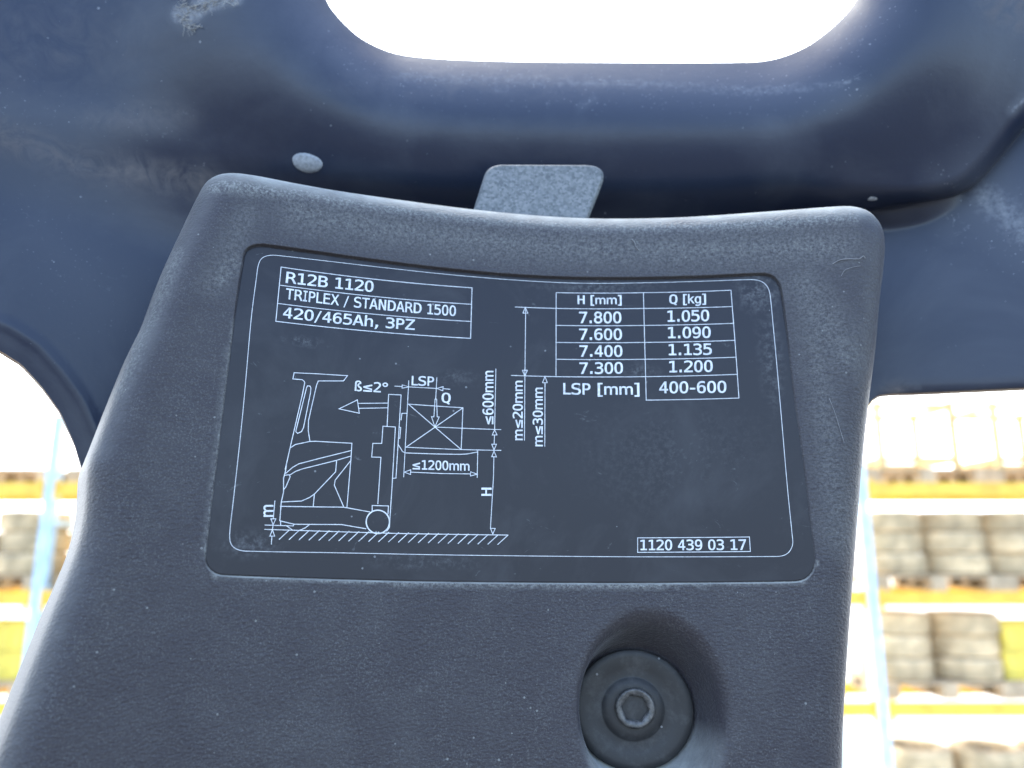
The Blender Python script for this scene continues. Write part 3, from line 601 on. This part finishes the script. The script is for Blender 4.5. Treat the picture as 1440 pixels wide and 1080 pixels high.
class Print:
    def __init__(s): s.v, s.f, s.k = [], [], 0
    def stroke(s, pts, w=1.55, closed=False):
        """a printed line through pixel points; w in photo pixels (0.275 mm each)"""
        P = sh(np.array(pts, float), PLATE_Z); w = w * .000275 / 2 * .76
        if closed: P = np.vstack([P, P[:1]])
        Q = [P[0]]
        for a, b in zip(P[:-1], P[1:]):
            k = max(1, int(np.linalg.norm(b - a) / .005)); Q += [a + (b - a) * i / k for i in range(1, k + 1)]
        Q = np.array(Q); n = len(Q)
        T = np.diff(Q, axis=0); T /= np.maximum(np.linalg.norm(T, axis=1), 1e-12)[:, None]
        N = np.stack([-T[:, 1], T[:, 0]], -1)
        off = []
        for i in range(n):
            if closed and i in (0, n - 1): a, b = N[-1], N[0]
            else: a, b = N[max(i - 1, 0)], N[min(i, n - 2)]
            m = a + b; l = m.dot(m)
            m = (a if l < .3 else m * 2 / l); off.append(m)
        off = np.array(off)
        if not closed: Q[0] -= T[0] * w; Q[-1] += T[-1] * w
        s.k += 1; dz = .00008 + .000004 * (s.k % 12)
        b = len(s.v); S2 = np.vstack([Q + off * w, Q - off * w]); s.v += list(surf(S2, pz(S2) + dz))
        s.f += [(b + n + i, b + n + i + 1, b + i + 1, b + i) for i in range(n - 1)]
        return s
    def text(s, body, bl, br, tl, ref='H', bold=.018, sub=None):
        """body between pixel bl and br on its baseline; tl is the top of a capital above bl"""
        V, F = lettering(body, bold * .55)
        x0, x1 = V[:, 0].min(), V[:, 0].max(); cap = .386 if ref == 'x' else .52
        o, r, t = sh([bl, br, tl], PLATE_Z)
        P = o + (V[:, :1] - x0) / (x1 - x0) * (r - o) + V[:, 1:] / cap * (t - o)
        s.k += 1; z = pz(P) + .00014
        b = len(s.v); s.v += list(surf(P, z)); s.f += [tuple(b + i for i in f) for f in F]
        return s
    def build(s, name): return mesh_obj(name, s.v, s.f, M_INK, CP, root=COVER, smooth=False)
def crop(ox, oy, k): return lambda *p: [(ox + x / k, oy + y / k) for x, y in p]
c4, c5 = crop(340, 340, 3.6), crop(700, 370, 3.42857)
b3, b4, b5, b6 = crop(360, 510, 7.2), crop(360, 620, 7.2), crop(480, 510, 6), crop(500, 620, 6)

p = Print(); p.stroke(catmull([(363,374),(367,364),(375,359),(388,358),(534,374.7),(640,386),(740,394),(822,397.5),(904,396.8),(990,394.5),(1058,392.3),(1071,395),(1079,402),(1083,413),(1088,466),(1098,580),(1107,685),(1113.5,750),(1114.5,765),(1110,775.5),(1102,781),(1090,782.6),(880,783),(640,780.6),(480,777.5),(345,775),(331,771.5),(324,763),(323,748),(328,704),(341,584),(353,450),(361,388)], 5), 1.1, True).build('border_line')

p = Print()
p.stroke([(395.5,374.7),(664,404),(661.7,476),(387.8,452)], 1.5, True)
p.stroke([(393.6,400.5),(663.4,427.5)], 1.4).stroke([(391.5,426.7),(662.6,452)], 1.4)
p.text('R12B 1120', (401.7,397), (525,410), (403.2,381.5))
p.text('TRIPLEX / STANDARD 1500', (401.3,420), (641,444.2), (402.6,405), bold=.014)
p.text('420/465Ah, 3PZ', (397.5,446.8), (583,464), (399,431.8))
p.build('model_lettering')

p = Print()
for L in ([(282,140),(703,140),(1125,128)], [(85,210),(282,217),(703,217),(1130,208)], [(280,300),(706,300),(1137,290)], [(280,383),(708,383),(1143,373)], [(280,465),(710,465),(1148,455)], [(65,543),(280,549),(710,549),(1153,538)], [(715,662),(1162,652)],
          [(282,140),(280,549)], [(703,140),(708,385),(715,662)], [(1125,128),(1143,373),(1162,652)]): p.stroke(c5(*L), 1.35)
for t, a, b, top in (('H [mm]', (812.3,427), (874.4,427), 415), ('Q [kg]', (941.2,426.5), (993,425.6), 414), ('7.800', (814.3,454), (874,454), 438.3), ('1.050', (938.7,452.2), (997.5,451), 436.8),
    ('7.600', (814.3,477.9), (874.7,477.9), 462.4), ('1.090', (939.3,475.6), (999.5,475), 460.2), ('7.400', (814.6,501.8), (875.3,501.8), 486.2), ('1.135', (940.2,499.8), (1001,498.9), 484.4),
    ('7.300', (814.6,526), (875.9,525.6), 510.4), ('1.200', (941,524), (1002.2,523), 508.3), ('LSP [mm]', (791.9,554.8), (899.2,555.2), 539.4), ('400-600', (926.9,553.2), (1021.4,552.3), 537.4)):
    p.text(t, a, b, (a[0], top))
p.build('load_table')

p = Print(); w1 = 1.3
p.stroke(c5((135,212),(130,545)), w1).stroke(c5((133,212),(122,240),(145,240)), w1, True).stroke(c5((130,547),(118,518),(142,518)), w1, True)
p.stroke(c5((130,545),(128,855)), w1).stroke(c5((227,548),(215,578),(238,578)), w1, True).stroke(c5((227,578),(226,885)), w1)
p.text('m\u226420mm', (734.6,619.4), (734.6,536), (721,619.4)).text('m\u226430mm', (762.8,628), (762.8,545.6), (749.2,628))
p.build('mast_tilt_marks')

p = Print(); w2 = 1.45
for L in ([(385,105),(640,117),(925,135),(885,188),(630,188),(612,230),(530,590),(528,690),(545,800)], [(385,105),(372,168),(465,175),(486,190),(492,205),(470,320),(345,860),(295,1080)],
          [(510,260),(520,238),(545,240),(555,260),(550,310),(480,660),(460,700),(420,718),(402,700),(408,670),(510,260)], [(345,865),(400,830),(545,800),(600,798),(970,818),(962,950)]): p.stroke(b3(*L), w2)
for L in ([(305,255),(297,310),(278,380),(278,520),(255,620),(240,810)], [(969,25),(962,160),(920,670)], [(300,330),(370,270),(430,235),(620,185),(962,100)], [(345,345),(400,310),(470,285),(810,200),(962,155)],
          [(290,350),(335,345),(345,365),(300,470),(283,490)], [(815,200),(805,315),(590,540),(540,575),(460,610),(255,620)], [(590,540),(578,665)], [(955,205),(800,400),(792,450),(885,665)],
          [(248,664),(885,672),(1150,720)], [(240,810),(385,845),(865,848),(1110,890)], [(248,815),(248,853)], [(385,845),(375,862)], [(310,862),(370,905)], [(445,905),(500,880),(540,848)],
          [(1175,720),(1175,655),(1340,660),(1335,740)]): p.stroke(b4(*L), w2)
wc = np.array((531.2, 734)); p.stroke([tuple(wc + 16.4 * np.array((math.cos(a), math.sin(a)))) for a in np.linspace(0, 2 * math.pi, 40)[:-1]], 2.3, True)
for L in ([(385,540),(398,270),(503,275),(487,540),(460,975),(430,978)], [(425,1080),(455,545),(350,538),(340,683),(265,683),(255,798),(333,800),(307,1190)], [(550,430),(510,430),(503,485)], [(487,545),(500,550),(492,640),(482,640)],
          [(480,695),(500,725),(515,752),(540,763),(800,772),(1000,775),(1060,772),(1150,755)], [(565,352),(1025,383),(1010,735)], [(565,352),(1010,735)], [(1025,383),(545,715)]): p.stroke(b5(*L), w2)
p.stroke(b6((305,415),(290,640),(285,730),(262,762)), w2)
p.stroke([(411,745.7),(560,750.3),(713,752.5)], w2)
for i in range(23):
    x = 392.6 + 13.97 * i; g = 745.4 + (x + 14 - 407) / 306 * 7.2
    p.stroke([(x + 14.2, g), (x, g + 13.0)], w2)
p.stroke(b3((840,470),(1025,380),(1045,515)), w2, True).stroke(b3((1038,415),(1333,412)), w2).stroke(b3((1042,465),(1328,460)), w2)
p.build('truck_drawing')

p = Print(); w3 = 1.3
for L in ([(568,155),(525,965)], [(545,715),(1010,735),(1345,742)], [(788,545),(1345,567)], [(1150,740),(1145,970)], [(583,925),(850,937),(1090,940)], [(450,200),(512,204)], [(568,207),(805,220)], [(858,222),(915,227)], [(805,130),(795,310)], [(1303,55),(1292,570)], [(1291,612),(1288,690)], [(1286,796),(1283,960),(1257,1400)]):
    p.stroke(b5(*L), w3)
for L in ([(568,207),(512,190),(512,218)], [(805,220),(858,205),(855,240)], [(530,925),(585,905),(583,945)], [(1145,942),(1090,922),(1088,958)], [(1292,570),(1272,612),(1313,612)], [(1287,738),(1268,690),(1308,690)], [(1287,748),(1268,795),(1308,797)], [(790,310),(803,310),(808,460),(825,460),(788,545),(760,458),(780,460)]):
    p.stroke(b5(*L), w3, True)
p.stroke(b6((1157,787),(1137,738),(1177,740)), w3, True)
Q_ = p; p = Print()
p.stroke(b4((190,610),(174,790)), w3).stroke(b4((150,790),(200,790),(172,850)), w3, True).stroke(b4((165,900),(140,965),(188,965)), w3, True).stroke(b4((160,965),(155,1045)), w3).stroke(b4((172,850),(165,900)), w3)
p.stroke(b4((92,853),(375,862)), w3).stroke(b4((88,897),(370,905)), w3)
p.text('m', (384,727), (384,710.3), (370.6,727), ref='x')
p.build('clearance_mark'); p = Q_
p.text('LSP', (578.5,542), (610,543.2), (579,529.2)).text('\u00df\u22642\u00b0', (498.5,549.9), (545,552.7), (499.3,536.2)).text('Q', (620.6,566.2), (633.5,566.9), (621,552.8))
p.text('\u2264600mm', (693.4,597), (693.4,522), (678.6,597)).text('\u22641200mm', (580,660), (660,662), (580.2,647.2)).text('H', (690.8,697.5), (690.8,686), (677,697.5))
p.build('dimension_marks')

p = Print(); p.stroke([(896.5,756.5),(1053.6,755.2),(1055,775.6),(896.5,776.8)], 1.3, True).text('1120 439 03 17', (900.3,773.6), (1049.2,773.2), (900.3,759.4)); p.build('part_number')

# ------------------------------------------------------------------ lint and cobweb
def strand(name, px_pts, z, r, label, cat, on_guard=False, group=None):
    P = catmull(np.array(px_pts, float), 6, False)
    W = []
    for k, q in enumerate(P):
        if on_guard: zz = guard_z(np.array([q]))[0] + z
        else: zz = z + cover_z(sh([q]))[0]
        W.append(surf(sh([q], zz), zz)[0])
    W = np.array(W); cu = bpy.data.curves.new(name, 'CURVE'); cu.dimensions = '3D'; cu.bevel_depth = r; cu.bevel_resolution = 2
    sp = cu.splines.new('POLY'); sp.points.add(len(W) - 1); o0 = W[0]
    for pt, v in zip(sp.points, W): pt.co = (*(v - o0), 1)
    ob = bpy.data.objects.new(name, cu); SC.collection.objects.link(ob)
    me = bpy.data.meshes.new_from_object(ob.evaluated_get(bpy.context.evaluated_depsgraph_get())); bpy.data.objects.remove(ob)
    me.materials.clear(); me.materials.append(M_LINT)
    o = bpy.data.objects.new(name, me); SC.collection.objects.link(o); o.location = o0
    return tag(o, label, cat, group)
strand('lint_fibre', [(1171,371),(1180,366),(1192,364),(1208,364),(1214,360),(1217,363)], .0006, .00016, 'pale curled fibre stuck near the upper right corner of the cover', 'fibre')
strand('lint_fibre', [(1183,388),(1188,380),(1198,376),(1210,374)], .0005, .00010, 'thin faint fibre just below the curled one at the upper right corner', 'fibre')
strand('lint_fibre', [(888,336),(892,340),(894,346),(899,352)], .0005, .00016, 'short white fibre on the top edge of the cover above the load table', 'fibre')
strand('lint_fibre', [(1166,560),(1174,580),(1182,606),(1187,622)], .0005, .00010, 'long thin hair on the right side of the cover beside the plate', 'fibre')
def cobweb():
    """a torn, matted clump of dust and web clinging to the guard: many short fibres over a few flat tufts"""
    r = random.Random(3); V, F = [], []; org = None
    blobs = [((254,22),6,9,16),((263,12),9,9,22),((268,33),3,6,16),((274,40),2,3,8),((284,8),10,8,20),((302,4),12,6,20),((320,-2),10,5,14),((332,4),4,5,5),((300,-12),18,8,26),((262,-6),14,9,24)]
    def pt(x, y, l): 
        z = guard_z(np.array([(x, y)], float))[0] + l; return surf(sh([(x, y)], z), z)[0]
    for (cx, cy), a, b, n in blobs:
        for _ in range(n):
            x, y = cx + r.gauss(0, a * .55), cy + r.gauss(0, b * .55); h = r.gauss(-.35, .45) + r.choice((0, math.pi)) if r.random() < .8 else r.uniform(0, 6.28); l = r.uniform(.0001, .0012); st = r.uniform(1.2, 3.6)
            rad = r.uniform(.00004, .00016); prev = None; K = r.randint(4, 8); dh = r.gauss(0, .18)
            for k in range(K):
                P = pt(x, y, l); org = P if org is None else org
                t = rad * (.5 if k in (0, K - 1) else 1); base = len(V)
                for q in range(5):
                    an = q * 1.2566; V.append(P + t * np.array((math.cos(an), .4 * math.cos(an + 1), math.sin(an))))
                if prev is not None: F += [(prev + q, prev + (q + 1) % 5, base + (q + 1) % 5, base + q) for q in range(5)]
                prev = base; x += st * math.cos(h); y += st * math.sin(h); h += dh + r.gauss(0, .2); l = max(.0001, l + r.gauss(0, .0003))
    me = bpy.data.meshes.new('cobweb'); me.from_pydata([tuple(v - org) for v in V], [], F); me.update(); me.materials.append(M_WEB)
    me.polygons.foreach_set('use_smooth', [True] * len(me.polygons))
    o = bpy.data.objects.new('cobweb', me); SC.collection.objects.link(o); o.location = org
    tag(o, 'pale matted clump of cobweb and dust on the guard left of the window', 'cobweb')
cobweb()

# ------------------------------------------------------------------ yard beyond: pallet racks with stacked tyres in full sun
def box(v, f, x0, x1, y0, y1, z0, z1):
    b = len(v); v += [(x0,y0,z0),(x1,y0,z0),(x1,y1,z0),(x0,y1,z0),(x0,y0,z1),(x1,y0,z1),(x1,y1,z1),(x0,y1,z1)]
    f += [tuple(b + i for i in q) for q in ((0,3,2,1),(4,5,6,7),(0,1,5,4),(1,2,6,5),(2,3,7,6),(3,0,4,7))]
RY, RYB = 7.3, 8.4
LEV = [CAM_H + .60, CAM_H - .40, CAM_H - 1.35]         # tops of the beams
BAY = 2.553
UPX = [-4.36 + BAY * i for i in range(-1, 5)]
def rack():
    root = empty('pallet_rack', (UPX[0], RY, 0), label='long pallet rack with blue uprights and orange beams, full of tyre stacks', cat='pallet rack')
    for x in UPX:
        v, f = [], []
        for y in (RY, RYB - .1): box(v, f, x - .05, x + .05, y, y + .1, 0, CAM_H + 1.25)
        z = .2
        while z < CAM_H + 1.0:
            box(v, f, x - .015, x + .015, RY + .1, RYB - .1, z, z + .05); z += .6
        mesh_obj('upright', v, f, M_BLUE, root, root=root, smooth=False)
    for a, b in zip(UPX[:-1], UPX[1:]):
        for l in LEV:
            for y in (RY - .012, RYB - .04):
                v, f = [], []; box(v, f, a + .052, b - .052, y, y + .05, l - .12, l); box(v, f, a + .052, a + .10, y - .008, y - .002, l - .17, l + .03); box(v, f, b - .10, b - .052, y - .008, y - .002, l - .17, l + .03)
                mesh_obj('beam', v, f, M_ORANGE, root, root=root, smooth=False)
rack()
def tyre_mesh():
    prof = [(.19,-.07),(.20,-.085),(.25,-.10),(.29,-.098),(.315,-.08),(.322,-.06),(.322,-.045),(.312,-.042),(.312,-.030),(.323,-.027),(.323,-.006),(.313,-.003),(.313,.003),(.323,.006),(.323,.027),(.312,.030),(.312,.042),(.322,.045),(.322,.06),(.315,.08),(.29,.098),(.25,.10),(.20,.085),(.19,.07),(.20,.0)]
    n = 40; v, f = [], []
    for r, z in prof:
        for i in range(n):
            a = 2 * math.pi * i / n; v.append((r * math.cos(a), r * math.sin(a), z + .1))
    m = len(prof)
    for j in range(m):
        for i in range(n): f.append((j*n+i, j*n+(i+1)%n, ((j+1)%m)*n+(i+1)%n, ((j+1)%m)*n+i))
    me = bpy.data.meshes.new('tyre'); me.from_pydata(v, [], f); me.update(); me.materials.append(M_TYRE)
    me.polygons.foreach_set('use_smooth', [True] * len(me.polygons)); return me
def pallet_mesh():
    v, f = [], []
    for x in (-.6, -.07, .46):
        for y in (-.4, -.07, .26): box(v, f, x, x + .14, y, y + .14, .022, .10)
    for y in np.linspace(-.4, .3, 6): box(v, f, -.6, .6, y, y + .10, .122, .144)
    for x in (-.6, -.07, .46): box(v, f, x, x + .14, -.4, .4, .10, .122); box(v, f, x, x + .14, -.4, .4, 0, .022)
    me = bpy.data.meshes.new('pallet'); me.from_pydata(v, [], f); me.update(); me.materials.append(M_WOOD); return me
TY, PA = tyre_mesh(), pallet_mesh()
def put(name, me, loc, rz, label, cat, group):
    o = bpy.data.objects.new(name, me); SC.collection.objects.link(o); o.location = loc; o.rotation_euler = (0, 0, rz)
    return tag(o, label, cat, group)
rr = random.Random(11)
def wrapped_load(x, y, z, label):
    bm = bmesh.new(); bmesh.ops.create_cube(bm, size=1); bmesh.ops.subdivide_edges(bm, edges=bm.edges[:], cuts=7, use_grid_fill=True)
    for v in bm.verts:
        c = v.co; k = 1 - .16 * (abs(c.x * 2) ** 6 * abs(c.y * 2) ** 6 + abs(c.z * 2) ** 6 * .6)
        v.co = Vector((c.x * k * 1.12, c.y * k * .76, c.z * .55 + .275)) + Vector((rr.gauss(0, .010), rr.gauss(0, .010), rr.gauss(0, .004) if c.z > -.49 else 0))
    me = bpy.data.meshes.new('wrapped_load'); bm.to_mesh(me); bm.free(); me.materials.append(M_WRAP); me.polygons.foreach_set('use_smooth', [True] * len(me.polygons))
    put('wrapped_load', me, (x, y, z), 0, label, 'wrapped load', None)
_cv, _cf = [], []
for q in ((-.29, .29, -.20, -.185, .02, .25), (-.29, .29, .185, .20, .02, .25), (-.29, -.275, -.184, .184, .02, .25), (.275, .29, -.184, .184, .02, .25), (-.29, .29, -.20, .20, 0, .018), (-.30, .30, -.21, -.201, .225, .255), (-.301, -.291, -.20, .20, .225, .255), (.291, .301, -.20, .20, .225, .255)): box(_cv, _cf, *q)
for i in range(5): box(_cv, _cf, -.26 + i * .13 - .012, -.26 + i * .13 + .012, -.2075, -.2005, .02, .224)
_cm = bpy.data.meshes.new('plastic_crate'); _cm.from_pydata(_cv, [], _cf); _cm.update(); _cm.materials.append(M_YEL)
def plastic_crate(x, y, z, label, group): put('plastic_crate', _cm, (x, y, z), rr.uniform(-.04, .04), label, 'crate', group)
CARGO = {('left', 1, 0): 'load', ('right', 2, 1): 'crates', ('far left', 2, 1): 'crates', ('far left', 1, 0): 'load'}
SHELF = {0: 'highest', 1: 'middle', 2: 'lowest'}
for x0, side in ((UPX[0], 'far left'), (UPX[1], 'left'), (UPX[4], 'right')):
    for l, lev in enumerate(LEV):
        for q in (0, 1):
            cx = x0 + .69 + q * 1.2; cy = RY + .50
            if side == 'left' and q == 1: continue
            sd = 'right of the cover' if side == 'right' else 'left of the cover'
            put('wooden_pallet', PA, (cx, cy, lev + .002), rr.uniform(-.02, .02), f'pale wooden pallet on the {SHELF[l]} rack shelf in view {sd}', 'pallet', f'pallets on the {SHELF[l]} shelf {sd}')
            if l == 0: continue
            if (side, l, q) in CARGO:
                kind = CARGO[(side, l, q)]
                if kind == 'load': wrapped_load(cx, cy, lev + .148, f'bulging pale wrapped load on the {SHELF[l]} rack shelf, {side} side of the cover')
                else:
                    for ex in (-.31, .31):
                        for t in range(2): plastic_crate(cx + ex, cy - .05, lev + .148 + t * .262, f'yellow plastic crate stacked on the {SHELF[l]} rack shelf in view {sd}', f'yellow crates on the {SHELF[l]} shelf {sd}')
                continue
            for ex in (-.31, .33):
                k = 2 if rr.random() < .3 else 3
                for t in range(k):
                    put('tyre', TY, (cx + ex + rr.uniform(-.025, .025), cy - .06 + rr.uniform(-.03, .03), lev + .148 + t * .2), rr.random() * 6,
                        f'dusty tyre in the stacks on the {SHELF[l]} rack shelf in view {sd}', 'tyre', f'tyres on the {SHELF[l]} shelf {sd}')
# tyres standing on the ground under the lowest shelf
for x0, sd in ((UPX[4], 'right of the cover'), (UPX[1] - 1.6, 'left of the cover')):
    for i in range(4):
        for t in range(3):
            put('tyre', TY, (x0 + .45 + i * .66, RY + .42 + rr.uniform(-.03, .03), .002 + t * .2), rr.random() * 6, f'dusty tyre stacked on the ground under the rack, {sd}', 'tyre', f'tyres under the rack {sd}')
# open stillages standing on the top shelf
def stillage(x, label):
    root = empty('stillage', (x, RY + .45, LEV[0] + .148), label=label, cat='stillage', group='open stillages on the top shelf')
    for sx in (-.36, .36):
        for sy in (-.35, .35):
            v, f = [], []; box(v, f, x + sx - .03, x + sx + .03, RY + .45 + sy - .03, RY + .45 + sy + .03, LEV[0] + .148, LEV[0] + .80)
            mesh_obj('post', v, f, M_RUST, root, root=root, smooth=False)
    for z in (LEV[0] + .20, LEV[0] + .72):
        v, f = [], []
        for y in (-.35, .35): box(v, f, x - .328, x + .328, RY + .45 + y - .025, RY + .45 + y + .025, z, z + .06)
        for sx in (-.36, .36): box(v, f, x + sx - .025, x + sx + .025, RY + .45 - .318, RY + .45 + .318, z, z + .06)
        mesh_obj('rail', v, f, M_RUST, root, root=root, smooth=False)
stillage(UPX[4] + .62, 'rusty yellow open stillage on the top rack shelf, nearest the cover')
stillage(UPX[4] + 1.75, 'rusty yellow open stillage on the top rack shelf, at the right edge of the photo')
